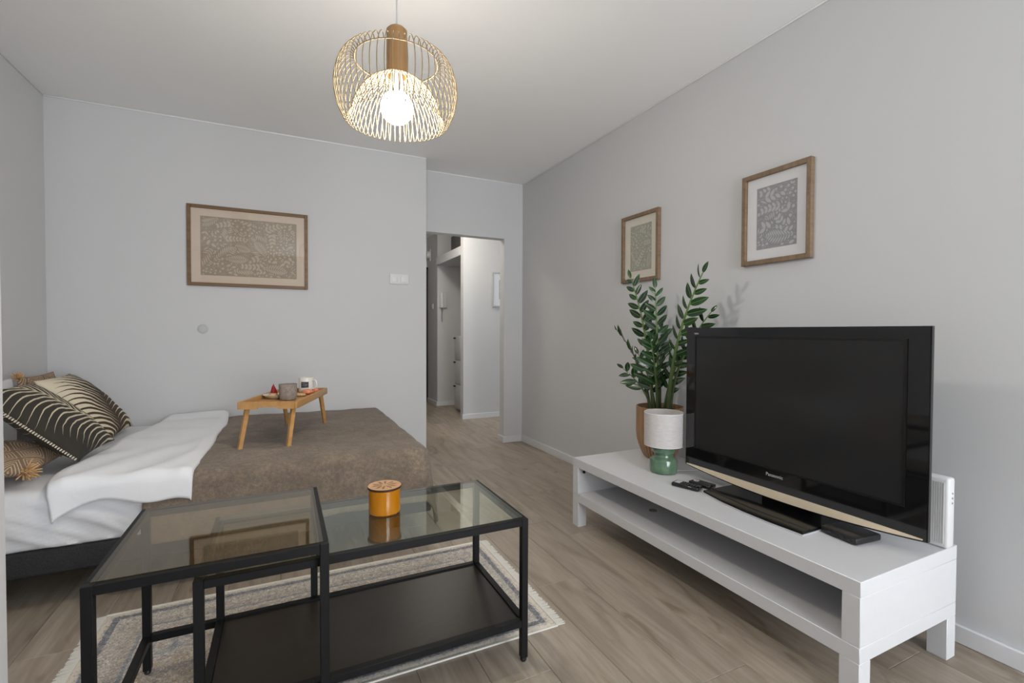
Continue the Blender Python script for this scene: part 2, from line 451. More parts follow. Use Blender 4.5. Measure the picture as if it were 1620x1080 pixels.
gry = plain('print_grey', sr(156, 156, 158), .85, grain=.05, gscale=90); gry2 = plain('print_grey_light', sr(196, 196, 198), .85)
olv = plain('print_olive', sr(160, 158, 140), .85, grain=.05, gscale=90); olv2 = plain('print_olive_light', sr(194, 191, 174), .85)
picture('wall_picture', .752, .552, basis_mtx((-.208, YM, 1.662), (1, 0, 0), (0, 0, 1)),
        'wide brown framed beige leaf print hanging above the bed', M['walnut_frame'], M['walnut_frame'], M['mat_cream'], tan, tan2, .60, .405, 11, .022, .022, .115)
picture('wall_picture', .355, .445, basis_mtx((XR, 2.430, 1.631), (0, -1, 0), (0, 0, 1)),
        'oak framed beige leaf print on right wall behind the plant', M['oak_frame'], M['oak_frame_h'], M['mat_ivory'], olv, olv2, .205, .30, 5, .022, .026, .085)
picture('wall_picture', .350, .445, basis_mtx((XR, 1.485, 1.632), (0, -1, 0), (0, 0, 1)),
        'oak framed grey fern print with white mat above the television', M['oak_frame'], M['oak_frame_h'], M['mat_white'], gry, gry2, .205, .30, 21, .022, .026, .11)
M['grey_frame'] = plain('grey_frame', sr(186, 186, 184), .5)
picture('wall_picture', .36, .44, basis_mtx((2.54, 5.47, 1.61), (1, 0, 0), (0, 0, 1)),
        'pale grey framed print on the hallway wall behind the opening', M['grey_frame'], M['grey_frame'], M['mat_white'], gry, gry2, .16, .24, 9, .02, .02, .12)

# double rocker switch and round cover on the back wall
sw = empty('light_switch', (.849, YM, 1.500), label='double white light switch on the wall left of the opening', cat='switch')
box('plate', (-.076, -.010, -.041), (.076, 0, .041), M['plastic_w'], sw, .003)
for s in (-1, 1):
    box('rocker_frame', (s*.036-.032, -.013, -.032), (s*.036+.032, -.010, .032), M['plastic_w'], sw, .0012, 1)
    box('rocker', (s*.036-.024, -.017, -.024), (s*.036+.024, -.012, .024), M['plastic_w'], sw, .002)
lathe('junction_box_cover', [(0, .004), (.030, .004), (.033, .002), (.033, 0), (0, 0)], plain('cover_grey', sr(192, 192, 193), .85), None, 32, loc=(-.499, YM, 1.089)).rotation_euler = (R(90), 0, 0)
tag(bpy.data.objects['junction_box_cover'], 'small round grey cover plate on wall below the wide picture', 'cover plate')

# ------------------------------------------------------------------ television bench
SX0, SX1, SY0, SY1, SZ = 1.458, 2.010, .755, 2.222, .374
tb = empty('tv_bench', (SX0, SY0, 0), label='long low white television bench with open shelf against right wall', cat='bench')
sw_, sl_ = SX1-SX0, SY1-SY0
box('top', (0, 0, SZ-.046), (sw_, sl_, SZ), M['lacquer'], tb, .0015, 1)
box('shelf', (0, 0, .138), (sw_, sl_, .184), M['lacquer'], tb, .0015, 1)
for y0 in (0, sl_-.05):
    box('side_panel', (0.0, y0, .184), (sw_, y0+.05, SZ-.046), M['lacquer'], tb, .0015, 1)
box('back_panel', (sw_-.02, .05, .184), (sw_-.004, sl_-.05, SZ-.046), M['lacquer'], tb)
for x0 in (0, sw_-.055):
    for y0 in (0, sl_-.055):
        box('leg', (x0, y0, 0), (x0+.055, y0+.055, .138), M['lacquer'], tb, .0015, 1)
lathe('cam_bolt', [(0, 0), (.008, 0), (.008, .006), (0, .006)], M['plastic_k'], tb, 14, loc=(.03, sl_-.062, .305)).rotation_euler = (R(90), 0, 0)
lathe('cable_grommet', [(0, 0), (.02, 0), (.02, .004), (0, .004)], plain('grommet_grey', sr(120, 120, 122), .5), tb, 18, loc=(.20, sl_-.42, .184))

# ------------------------------------------------------------------ television
TX, TY0, TY1, TZ0, TZ1 = 1.76, .731, 1.694, .437, 1.098
tv = empty('television', (TX+.05, (TY0+TY1)/2, SZ), label='large glossy black flat television on the white bench', cat='television')
ox, oy, oz = tv.location
hwT = (TY1-TY0)/2; zb, zt = TZ0-oz, TZ1-oz
# curved lower edge: centre hangs lower than the corners
def tv_outline(inset, n=24, sag=.030):
    pts = []
    for i in range(n+1):
        y = -hwT+inset+(2*hwT-2*inset)*i/n
        pts.append((y, zb+inset-sag*(1-(y/hwT)**2)))
    pts += [(hwT-inset, zt-inset), (-hwT+inset, zt-inset)]
    return pts
def prism(name, outline, x0, x1, mat, parent, bev=0):
    bm = bmesh.new()
    a = [bm.verts.new((x0, y, z)) for y, z in outline]; b = [bm.verts.new((x1, y, z)) for y, z in outline]
    f1 = bm.faces.new(a[::-1]); bm.faces.new(b)
    n = len(a)
    for i in range(n): bm.faces.new((a[i], a[(i+1) % n], b[(i+1) % n], b[i]))
    if bev:
        bmesh.ops.bevel(bm, geom=list(f1.edges), offset=bev, segments=2, affect='EDGES')
    return bm_obj(name, bm, mat, parent)
fx = -.05
prism('housing', tv_outline(0), fx, fx+.016, M['gloss_k'], tv, .003)
prism('back_cover', [(-hwT*.85, zb+.06), (hwT*.85, zb+.06), (hwT*.85, zt-.06), (-hwT*.85, zt-.06)], fx+.016, fx+.09, M['plastic_k'], tv)
g = G('screen_glass', .16); g.base((.022, .022, .0225)); g.p.inputs['Specular IOR Level'].default_value = .32; M['screen'] = g.mat
sz0, sz1, sy0, sy1 = .533-oz, 1.052-oz, .797-oy, 1.632-oy
box('screen', (fx-.0015, sy0, sz0), (fx+.006, sy1, sz1), M['screen'], tv)
boxes('screen_surround', [((fx-.004, sy0-.006, sz0-.006), (fx, sy0, sz1+.006)), ((fx-.004, sy1, sz0-.006), (fx, sy1+.006, sz1+.006)),
                          ((fx-.004, sy0, sz0-.006), (fx, sy1, sz0)), ((fx-.004, sy0, sz1), (fx, sy1, sz1+.006))], plain('surround', (.004, .004, .004), .3), tv)
# pale metal strip along the lower edge, thickest in the middle
n = 30; lo, hi = [], []
for i in range(n+1):
    y = -hwT+.012+(2*hwT-.024)*i/n; u = 1-(y/hwT)**2
    lo.append((y, zb+.006-.030*u)); hi.append((y, zb+.007-.030*u+.033*u**.9))
M['strip'] = plain('champagne_strip', sr(236, 220, 192), .35, .15, grain=.03, gscale=30)
prism('lower_strip', lo+hi[::-1], fx-.004, fx+.002, M['strip'], tv)
txt = basis_mtx((fx-.001, 1.230-oy, .505-oz), (0, -1, 0), (0, 0, 1))
M['logo'] = plain('logo_silver', (.62, .62, .63), .4, .3)
text_obj('brand_lettering', 'Panasonic', .0185, M['logo'], tv, txt)
text_obj('badge_lettering', 'VIERA', .010, M['logo'], tv, basis_mtx((fx-.001, 1.632-oy, 1.070-oz), (0, -1, 0), (0, 0, 1)))
# stand
bp = [(-.215, 0), (.215, 0)]
def plate(z0, z1, grow, mat, name, par):
    ol = []
    pts = [(1.655-ox-grow, 1.470-oy+grow), (1.606-ox-grow, 1.245-oy), (1.610-ox-grow, 1.020-oy-grow*.5), (1.94-ox+grow, 1.0-oy-grow), (1.94-ox+grow, 1.490-oy+grow)]
    pts = [(1.645-ox-grow, 1.478-oy+grow), (1.618-ox-grow, 1.36-oy), (1.606-ox-grow, 1.245-oy), (1.602-ox-grow, 1.13-oy), (1.608-ox-grow, 1.018-oy-grow), (1.94-ox+grow, 1.018-oy-grow), (1.94-ox+grow, 1.478-oy+grow)]
    bm = bmesh.new()
    a = [bm.verts.new((x, y, z0)) for x, y in pts]; b = [bm.verts.new((x, y, z1)) for x, y in pts]
    bm.faces.new(a[::-1]); f = bm.faces.new(b)
    for i in range(len(a)): bm.faces.new((a[i], a[(i+1) % len(a)], b[(i+1) % len(a)], b[i]))
    return bm_obj(name, bm, mat, par)
st = plate(.006, .014, 0, plain('stand_black', (.004, .004, .0045), .14, spec=.16), 'stand_base', tv)
plate(.0005, .006, .003, plain('satin_silver', sr(200, 200, 202), .4, .2), 'base_trim', tv)
tube('base_ridge', [(1.680-ox+.0, 1.470-oy, .0125), (1.648-ox, 1.245-oy, .0125), (1.650-ox, 1.02-oy, .0125)], .0045, M['plastic_k'], tv, 8)
box('stand_neck', (fx+.05, -.11, .010), (fx+.10, .11, .16), M['gloss_k'], tv, .006)

# set-top box, router, remotes
sb = empty('media_box', (1.755, .945, SZ), rz=R(-6), label='small flat black media box on bench under the television corner', cat='box')
box('body', (-.062, -.062, .003), (.062, .062, .026), M['plastic_k'], sb, .006)
box('foot', (-.045, -.045, 0), (.045, .045, .003), M['dark'], sb)
for i in range(4): box('port', (-.0635, -.045+i*.022, .010), (-.0618, -.032+i*.022, .017), M['gloss_k'], sb)
ro = empty('router', (1.952, .742, SZ), label='upright white ribbed router behind right edge of the television', cat='router')
box('body', (-.022, .006, 0), (.022, .20, .232), M['plastic_w'], ro, .010, 3)
for i in range(28): box('grille_slat', (-.0235, .018+i*.0062, .016), (-.0215, .0214+i*.0062, .216), M['plastic_w'], ro)
for i in range(3): lathe('indicator', [(0, .0016), (.003, .0016), (.003, 0), (0, 0)], plain('led_grey', sr(150, 150, 152), .4), ro, 10, loc=(0, .006, .150+i*.016)).rotation_euler = (R(90), 0, 0)
tube('router_cable', smooth_path([(1.975, .86, SZ+.11), (2.03, .90, SZ+.10), (2.06, 1.02, SZ+.02), (2.075, 1.2, .22), (2.08, 1.5, .04)], 26), .003, M['plastic_w'])
tag(bpy.data.objects['router_cable'], 'thin white cable running from the router down the wall', 'cable')
M['rubber'] = plain('button_rubber', (.05, .05, .055), .6); M['sticker'] = plain('sticker_grey', sr(196, 196, 198), .6)
def remote(loc, rz, ln, wd, label, light):
    e = empty('remote_control', loc, rz, label, 'remote control', 'remote controls on the bench')
    box('body', (-ln/2, -wd/2, 0), (ln/2, wd/2, .018), M['gloss_k'], e, .006, 3)
    for i in range(6):
        for j in range(3):
            box('button', (-ln*.42+i*ln*.1, -wd*.33+j*wd*.24, .0175), (-ln*.42+i*ln*.1+ln*.06, -wd*.33+j*wd*.24+wd*.15, .0195), M['rubber'], e)
    if light: box('sticker', (ln*.22, -wd*.3, .0175), (ln*.42, wd*.3, .0187), M['sticker'], e)
    else: lathe('ring_button', [(.009, .0175), (.009, .0197), (.013, .0197), (.013, .0175)], M['sticker'], e, 18, loc=(ln*.28, 0, 0))
remote((1.640, 1.567, SZ), R(108), .125, .055, 'black remote control with a pale sticker nearest the green lamp', True)
remote((1.720, 1.553, SZ), R(100), .105, .058, 'black remote control with round silver button nearer the television stand', False)

# ------------------------------------------------------------------ small green table lamp
lp = empty('table_lamp', (1.722, 1.80, SZ), label='small table lamp with green ceramic foot and linen drum shade', cat='lamp')
g = G('green_glaze', .16); nn = g.noise(g.coord(), 22, 3); g.base(g.ramp(nn, [(.3, sr(72, 104, 82)), (.7, sr(108, 134, 106))])); g.p.inputs['Coat Weight'].default_value = .5
M['green'] = g.mat
lathe('base', [(0, 0), (.058, 0), (.066, .004), (.0675, .012), (.0675, .058), (.064, .068), (.054, .076), (.046, .082), (.044, .089), (.047, .096), (.055, .102), (.058, .109), (.058, .124), (.052, .130), (.02, .132), (0, .132)], M['green'], lp, 44, 30)
lathe('lamp_socket', [(0, .132), (.016, .132), (.016, .175), (0, .175)], M['plastic_w'], lp, 20)
lathe('bulb', [(0, .175), (.012, .178), (.024, .20), (.026, .22), (.016, .242), (0, .248)], plain('bulb_off', (.85, .85, .83), .2), lp, 20)
g = G('linen_shade', .85); v = g.coord()
wv = g.noise(g.mapping(v, (30, 30, 420)), 1, 3); g.base(g.ramp(wv, [(.3, sr(190, 184, 182)), (.7, sr(210, 205, 203))])); g.bump(wv, .12, .002)
lathe('shade', [(.093, .136), (.0945, .136), (.0965, .301), (.0945, .303), (.0925, .301), (.0925, .138)], g.mat, lp, 56, 40, close=True)
for z in (.138, .300):
    tube('shade_ring', [((.0935+.002*(z > .2))*math.cos(a), (.0935+.002*(z > .2))*math.sin(a), z) for a in [2*math.pi*i/48 for i in range(48)]], .0018, M['plastic_w'], lp, 6, closed=True)
for k in range(3):
    a = k*2*math.pi/3+.4
    tube('shade_spider', [(.014*math.cos(a), .014*math.sin(a), .16), (.05*math.cos(a), .05*math.sin(a), .165), (.091*math.cos(a), .091*math.sin(a), .17)], .0015, M['plastic_w'], lp, 6)
tube('lamp_cord', smooth_path([(.06, -.02, .004), (.11, -.05, .004), (.165, -.065, .004), (.20, -.03, .004), (.22, .03, .004), (.255, .10, .004), (.30, .13, .004)], 40), .0032, M['plastic_w'], lp, 8)

# ------------------------------------------------------------------ potted plant
pp = empty('potted_plant', (1.905, 2.025, SZ), label='tall green glossy leaved plant in brown ribbed pot on bench', cat='plant')
PR = .128
def pot_profile(t):
    # t 0 bottom .. 1 top
    return PR*(.56+.44*min(1, (t/.42))**.55) if t < .42 else PR*(1.0+.0*(t-.42))
bm = bmesh.new(); seg = 72; rows = [0, .03, .08, .15, .25, .36, .5, .7, .9, 1.0]; PH = .288; rings = []
for t in rows:
    r0 = pot_profile(t) if t > 0 else PR*.54
    rings.append([])
    for i in range(seg*2):
        a = 2*math.pi*i/(seg*2); gr = .006 if (i % 4 == 0 and .0 < t < .93) else 0
        rings[-1].append(bm.verts.new(((r0-gr)*math.cos(a), (r0-gr)*math.sin(a), t*PH)))
for a, b in zip(rings, rings[1:]):
    for i in range(len(a)):
        j = (i+1) % len(a); bm.faces.new((a[i], a[j], b[j], b[i]))
inner = [bm.verts.new((v.co.x*.95, v.co.y*.95, PH)) for v in rings[-1]]; inner2 = [bm.verts.new((v.co.x*.95, v.co.y*.95, PH-.03)) for v in rings[-1]]
for a, b in ((rings[-1], inner), (inner, inner2)):
    for i in range(len(a)):
        j = (i+1) % len(a); bm.faces.new((a[i], a[j], b[j], b[i]))
bm.faces.new(rings[0][::-1])
g = G('brown_pot', .42); nn = g.noise(g.mapping(g.coord(), (30, 30, 5)), 1, 4); g.base(g.ramp(nn, [(.3, sr(136, 104, 74)), (.7, sr(164, 130, 96))])); M['pot'] = g.mat
bm_obj('pot', bm, M['pot'], pp, smooth=True, sharp=20)
g = G('potting_soil', .95); nn = g.noise(g.coord(), 90, 5); g.base(g.ramp(nn, [(.3, (.012, .008, .006)), (.7, (.05, .035, .025))])); g.bump(nn, .8, .01)
lathe('soil', [(0, .272), (.06, .270), (.122, .262)], g.mat, pp, 40)
g = G('leaf_green', .24); oi = g.node('ShaderNodeObjectInfo'); y = g.xyz(g.coord())[1]
rib = g.m('LESS_THAN', g.m('ABSOLUTE', y), .0012)
lc = g.mix(oi.outputs['Random'], c4(18, 42, 22), c4(40, 72, 34)); g.base(g.mix(rib, lc, c4(86, 124, 70)))
g.p.inputs['Coat Weight'].default_value = .25; M['leaf'] = g.mat
g = G('stem_green', .4); z = g.xyz(g.coord())[2]; g.base(g.ramp(z, [(.25, sr(52, 62, 34)), (.75, sr(98, 124, 62))])); M['stem'] = g.mat
def leaf_mesh(ln, wd, curl):
    bm = bmesh.new(); n = 7; rows_ = []
    for i in range(n+1):
        t = i/n; h = wd/2*math.sin(math.pi*min(1, t**.82))**.75 if 0 < t < 1 else 0.0006
        z = -curl*ln*t*t
        rows_.append([bm.verts.new((ln*t, s*h, z+abs(s)*h*.28)) for s in (-1, 0, 1)])
    for a, b in zip(rows_, rows_[1:]):
        for k in range(2): bm.faces.new((a[k], b[k], b[k+1], a[k+1]))
    me = bpy.data.meshes.new('leaf'); bm.to_mesh(me); bm.free()
    me.polygons.foreach_set('use_smooth', [True]*len(me.polygons)); me.materials.append(M['leaf']); return me
LEAF = [leaf_mesh(.088, .034, .12), leaf_mesh(.080, .031, .05), leaf_mesh(.068, .028, .2)]
# (tip position in world, bow, stem radius, first leaf, leaves, turn of the leaf plane)
stems = [((1.86, 2.225, 1.395), .06, .0085, .42, 20, .35), ((1.90, 2.065, 1.325), -.02, .0080, .36, 20, 1.1),
         ((1.86, 1.690, 1.370), .10, .0100, .34, 22, .25), ((1.96, 1.725, 1.180), .10, .0080, .45, 14, .6),
         ((1.88, 2.375, 1.090), .08, .0075, .50, 13, -.9), ((1.86, 2.290, .855), .06, .0060, .40, 9, 1.2),
         ((1.95, 1.900, .960), .05, .0070, .30, 12, .2), ((1.80, 1.985, 1.030), .02, .0075, .30, 14, 1.3),
         ((1.98, 2.10, 1.10), .02, .0070, .35, 13, .4), ((1.84, 2.13, .95), .04, .0070, .30, 11, .9)]
rng = random.Random(12)
for si, (tip, bow, sr_, first, nl, turn) in enumerate(stems):
    tp = Vector(tip)-Vector(pp.location); nl = int(nl*.82)
    hd = Vector((tp.x, tp.y, 0)); b = hd*.22; b = b if b.length < .075 else b.normalized()*.075
    b = Vector((b.x, b.y, .26))
    ctrl = Vector((b.x*.6+tp.x*.25, b.y*.6+tp.y*.25, b.z+(tp.z-b.z)*.55)) - hd*bow
    path = bez(b, ctrl, tp, 26)
    so = tube('stem', path, [sr_*(1.25-.95*i/25) for i in range(26)], M['stem'], pp, 8)
    for i in range(nl+1):
        t = first+(1-first)*i/nl; k = min(24, int(t*25)); p = path[k].lerp(path[k+1], t*25-k)
        tan_ = (path[k+1]-path[max(0, k-1)]).normalized()
        ref = Vector((math.cos(turn), math.sin(turn), 0)); side = tan_.cross(ref).normalized()
        s = 1 if i % 2 else -1
        if i == nl: d = tan_.copy(); s = 0
        else:
            open_ = 1.08-.30*t+rng.uniform(-.1, .1)
            d = (tan_*math.cos(open_)+side*s*math.sin(open_)+ref*rng.uniform(-.12, .25)).normalized()
        nrm = tan_.cross(side).normalized()
        nrm = (nrm*.8-tan_*.5*abs(s)+Vector((rng.uniform(-.25, .25), rng.uniform(-.25, .25), .25))).normalized()
        yv = nrm.cross(d).normalized(); zv = d.cross(yv)
        sc = (.72+.5*math.sin(math.pi*min(1, (i+1.5)/(nl+1.5))**.8))*rng.uniform(.9, 1.1)
        wp = p+Vector(pp.location)
        reach = wp.x+d.x*.085*sc
        if reach > XR-.012: sc *= max(.3, (XR-.012-wp.x)/(reach-wp.x))
        lo_ = link('leaf', LEAF[rng.randrange(3)], None, so)
        lo_.matrix_basis = Matrix.Translation(p) @ Matrix((d, yv, zv)).transposed().to_4x4() @ Matrix.Scale(sc, 4)

# ------------------------------------------------------------------ nest of two glass tables
BAR = .022
def bars(name, lst, mat, parent):
    for a, b in lst: box(name, a, b, mat, parent, .0012, 1)
t1 = empty('side_table', (-.398, 1.310, 0), label='taller square black metal table with smoked glass top', cat='table', group='nesting glass tables')
W1, D1, H1 = .503, .505, .520
for x in (0, W1-BAR):
    for y in (0, D1-BAR):
        rz_ = .0062 if y else 0.0   # the far feet stand on the rug
        lg = box('leg', (x, y, .012+rz_), (x+BAR, y+BAR, H1), M['metal_k'], t1, .0012, 1)
        lathe('foot_glide', [(0, 0), (.008, 0), (.010, .004), (.008, .012), (0, .012)], M['plastic_k'], lg, 14, loc=(x+BAR/2, y+BAR/2, rz_))
bars('top_rail', [((BAR, 0, H1-BAR), (W1-BAR, BAR, H1)), ((BAR, D1-BAR, H1-BAR), (W1-BAR, D1, H1)), ((0, BAR, H1-BAR), (BAR, D1-BAR, H1)), ((W1-BAR, BAR, H1-BAR), (W1, D1-BAR, H1))], M['metal_k'], t1)
bars('lower_rail', [((BAR, D1-BAR, .105), (W1-BAR, D1, .105+BAR)), ((0, BAR, .105), (BAR, D1-BAR, .105+BAR))], M['metal_k'], t1)
box('glass_top', (BAR*.6, BAR*.6, H1-.0015), (W1-BAR*.6, D1-BAR*.6, H1+.0035), M['glass_brown'], t1)
t2 = empty('coffee_table', (-.200, 1.346, 0), label='longer low black metal table with clear glass top and dark shelf', cat='table', group='nesting glass tables')
W2, D2, H2 = .913, .446, .470
for x in (0, W2-BAR):
    for y in (0, D2-BAR):
        rz_ = .0062 if y else 0.0
        lg = box('leg', (x, y, .014+rz_), (x+BAR, y+BAR, H2), M['metal_k'], t2, .0012, 1)
        lathe('foot_glide', [(0, 0), (.008, 0), (.0105, .004), (.0105, .010), (.006, .014), (0, .014)], M['plastic_k'], lg, 16, loc=(x+BAR/2, y+BAR/2, rz_))
bars('top_rail', [((BAR, 0, H2-BAR), (W2-BAR, BAR, H2)), ((BAR, D2-BAR, H2-BAR), (W2-BAR, D2, H2)), ((0, BAR, H2-BAR), (BAR, D2-BAR, H2)), ((W2-BAR, BAR, H2-BAR), (W2, D2-BAR, H2))], M['metal_k'], t2)
SH = .118
bars('lower_rail', [((BAR, 0, SH), (W2-BAR, BAR, SH+BAR)), ((BAR, D2-BAR, SH), (W2-BAR, D2, SH+BAR)), ((0, BAR, SH), (BAR, D2-BAR, SH+BAR)), ((W2-BAR, BAR, SH), (W2, D2-BAR, SH+BAR))], M['metal_k'], t2)
box('shelf', (BAR, BAR, SH+.004), (W2-BAR, D2-BAR, SH+.016), M['board_k'], t2, .001, 1)
box('glass_top', (BAR*.6, BAR*.6, H2-.0015), (W2-BAR*.6, D2-BAR*.6, H2+.0035), M['glass_clear'], t2)

# candle in amber jar with pierced wooden lid
ca = empty('candle_jar', (.302, 1.598, H2+.0035), rz=R(20), label='amber glass candle jar with pierced wooden lid on low table', cat='candle')
g = G('amber_glass', .06); g.base(sr(200, 126, 10)); g.p.inputs['Transmission Weight'].default_value = .15; g.p.inputs['Coat Weight'].default_value = .6
lathe('jar', [(0, .0), (.047, 0), (.051, .004), (.0515, .010), (.0515, .079), (.050, .081), (.0485, .079), (.0485, .012), (0, .010)], g.mat, ca, 48)
lathe('wax', [(0, .0105), (.048, .0125), (.048, .062), (0, .061)], plain('amber_wax', sr(214, 150, 40), .5), ca, 40)
ld = lathe('lid', [(0, .0815), (.0535, .0815), (.0545, .083), (.0545, .0875), (.0535, .089), (0, .089)], M['lid_wood'], ca, 56)
lathe('lid_edge', [(.0546, .0818), (.0552, .083), (.0552, .0875), (.0546, .0887)], plain('burnt_edge', sr(52, 30, 18), .7), ld, 56)
bm = bmesh.new(); rng = random.Random(4)
for k in range(5):
    a0 = k*2*math.pi/5
    for j in range(7):
        for s in (-1, 1):
            a = a0+s*.16; rr = .010+j*.0058
            p = Vector((math.cos(a0)*rr, math.sin(a0)*rr, 0)); dr = Vector((math.cos(a0+s*.75), math.sin(a0+s*.75), 0)); nr_ = Vector((-dr.y, dr.x, 0))
            l = .016*math.sin(math.pi*(j+1.2)/8.5)+.004; p = p+Vector((-math.sin(a0), math.cos(a0), 0))*s*.002
            q = [p, p+dr*l*.5+nr_*.0016, p+dr*l, p+dr*l*.5-nr_*.0016]
            if max(v.length for v in q) > .049: continue
            bm.faces.new([bm.verts.new((v.x, v.y, .0893)) for v in q])
bm_obj('lid_cutout_shade', bm, plain('lid_shadow_gap', sr(60, 36, 20), .8), ld)  # flat dark inlays painted for the shade inside the lid's holes

# ------------------------------------------------------------------ rug
def rug_mat(hx, hy):
    g = G('vintage_rug', .95); v = g.coord(); x, y, z = g.xyz(v)
    d = g.m('MINIMUM', g.m('SUBTRACT', hx, g.m('ABSOLUTE', x)), g.m('SUBTRACT', hy, g.m('ABSOLUTE', y)))
    wob = g.m('MULTIPLY', g.m('SUBTRACT', g.noise(v, 30, 3), .5), .014); d = g.m('ADD', d, wob)
    dd = g.m('DIVIDE', d, .30)
    cream, beige, slate, blue, rose, ochre = sr(228, 218, 203), sr(212, 199, 181), sr(124, 127, 134), sr(158, 164, 172), sr(208, 186, 170), sr(210, 184, 138)
    band = g.ramp(dd, [(0, cream), (.10, slate), (.17, cream), (.34, beige), (.46, blue), (.50, cream), (.56, rose)], 'CONSTANT')
    def veins(sc, wd, dist):
        n = g.noise(g.mapping(v, (1, 1, 0)), sc, 3, .6, dist)
        return g.ramp(g.m('ABSOLUTE', g.m('SUBTRACT', n, .5)), [(wd, (1, 1, 1)), (wd*2.2, (0, 0, 0))])
    field = g.ramp(g.noise(g.mapping(v, (1, 1, 0), (3, 1, 0)), 9, 3, .6, 1.5), [(.32, blue), (.40, cream), (.48, rose), (.54, cream), (.60, ochre), (.68, blue)])
    c = g.mix(g.ramp(dd, [(.55, (0, 0, 0)), (.6, (1, 1, 1))]), band, field)
    motif = g.ramp(g.noise(g.mapping(v, (1, 1, 0)), 42, 4, .7, 2.5), [(.47, (0, 0, 0)), (.53, (1, 1, 1))])
    c = g.mix(g.m('MULTIPLY', motif, .42), c, (*cream, 1))
    lines = g.m('MAXIMUM', veins(20, .030, 3.5), veins(40, .035, 2.5))
    inner = g.ramp(dd, [(.05, (0, 0, 0)), (.1, (1, 1, 1))])
    c = g.mix(g.m('MULTIPLY', g.m('MULTIPLY', lines, inner), g.m('MULTIPLY', g.noise(v, 60, 3), 1.0)), c, c4(96, 98, 108))
    pile = g.noise(v, 420, 3, .7); worn = g.noise(v, 110, 4, .7, 1.0)
    c = g.mix(g.ramp(worn, [(.54, (0, 0, 0)), (.64, (.6, .6, .6))]), c, c4(104, 105, 112))
    c = g.mix(.22, c, g.ramp(pile, [(.3, (.2, .2, .2)), (.7, (.9, .9, .9))]), 'OVERLAY')
    g.base(c); g.bump(pile, .5, .004); return g.mat
RX0, RX1, RY0, RY1 = -.605, .90, 1.470, 2.235
rg = empty('area_rug', ((RX0+RX1)/2, (RY0+RY1)/2, 0), rz=R(-.4), label='faded cream and blue patterned rug under the glass tables', cat='rug')
hx, hy = (RX1-RX0)/2, (RY1-RY0)/2
bm = bmesh.new(); nx, ny = 90, 46; gv = {}
for i in range(nx+1):
    for j in range(ny+1):
        x, y = -hx+2*hx*i/nx, -hy+2*hy*j/ny
        e = min(hx-abs(x), hy-abs(y))
        z = .0055*min(1, e/.004+.25)+.0012*noise.noise(Vector((x*5, y*5, 0)))
        gv[i, j] = bm.verts.new((x, y, max(.001, z)))
for i in range(nx):
    for j in range(ny): bm.faces.new((gv[i, j], gv[i+1, j], gv[i+1, j+1], gv[i, j+1]))
bm_obj('pile', bm, rug_mat(hx, hy), rg, smooth=True)
M['fringe'] = plain('rug_fringe', sr(222, 218, 210), .95, grain=.05, gscale=300)
boxes('binding', [((-hx, -hy-.004, .0005), (hx, -hy+.002, .006)), ((-hx, hy-.002, .0005), (hx, hy+.004, .006))], M['fringe'], rg)
for s in (-1, 1):
    bm = bmesh.new(); rng = random.Random(8+s)
    for i in range(190):
        y = -hy+2*hy*(i+.5)/190; l = .032+rng.uniform(-.004, .006); dy = rng.uniform(-.004, .004)
        a, b = s*(hx-.002), s*(hx+l)
        vs = [(a, y-.0023, .001), (a, y+.0023, .001), (b, y+dy+.002, .001), (b, y+dy-.002, .001)]
        tpv = [(p[0], p[1], .0045 if k < 2 else .003) for k, p in enumerate(vs)]
        v0 = [bm.verts.new(p) for p in vs]; v1 = [bm.verts.new(p) for p in tpv]
        bm.faces.new(v1)
        for k in range(4): bm.faces.new((v0[k], v0[(k+1) % 4], v1[(k+1) % 4], v1[k]))
    tag(bm_obj('fringe', bm, M['fringe'], rg), kind='stuff')

# ------------------------------------------------------------------ bed
BX0, BX1, BY0, BY1, BZ = -1.285, .715, 2.395, 3.845, .455
bd = empty('bed', ((BX0+BX1)/2, (BY0+BY1)/2, 0), label='low double bed with black base and white fitted sheet', cat='bed')
bo = Vector(bd.location)
def rel(p): return tuple(Vector(p)-bo)
g = G('black_fabric', .9); nn = g.noise(g.coord(), 260, 3); g.base(g.ramp(nn, [(.3, (.014, .014, .015)), (.7, (.034, .034, .037))])); g.bump(nn, .3, .002)
box('base', rel((BX0, BY0, .135)), rel((BX1-.02, BY1, .232)), g.mat, bd, .012, 3)
for x in (BX0+.12, BX1-.20):
    for y in (BY0+.20, BY1-.12):
        box('leg', rel((x, y, 0)), rel((x+.06, y+.06, .137)), M['plastic_k'], bd, .003)
def cotton(name, c, fine=700, wr=14):
    g = G(name, .9); v = g.coord(); n1 = g.noise(v, fine, 2); n2 = g.noise(g.mapping(v, (1, 1, 1)), wr, 4, .5, .8)
    g.base(g.mix(n2, (*[x*.97 for x in c], 1), (*c, 1))); g.bump(g.m('ADD', g.m('MULTIPLY', n1, .05), n2), .10, .02)
    g.p.inputs['Sheen Weight'].default_value = .15; return g.mat
M['sheet'] = cotton('white_sheet', sr(222, 223, 226)); M['duvet'] = cotton('white_duvet', sr(236, 237, 240))
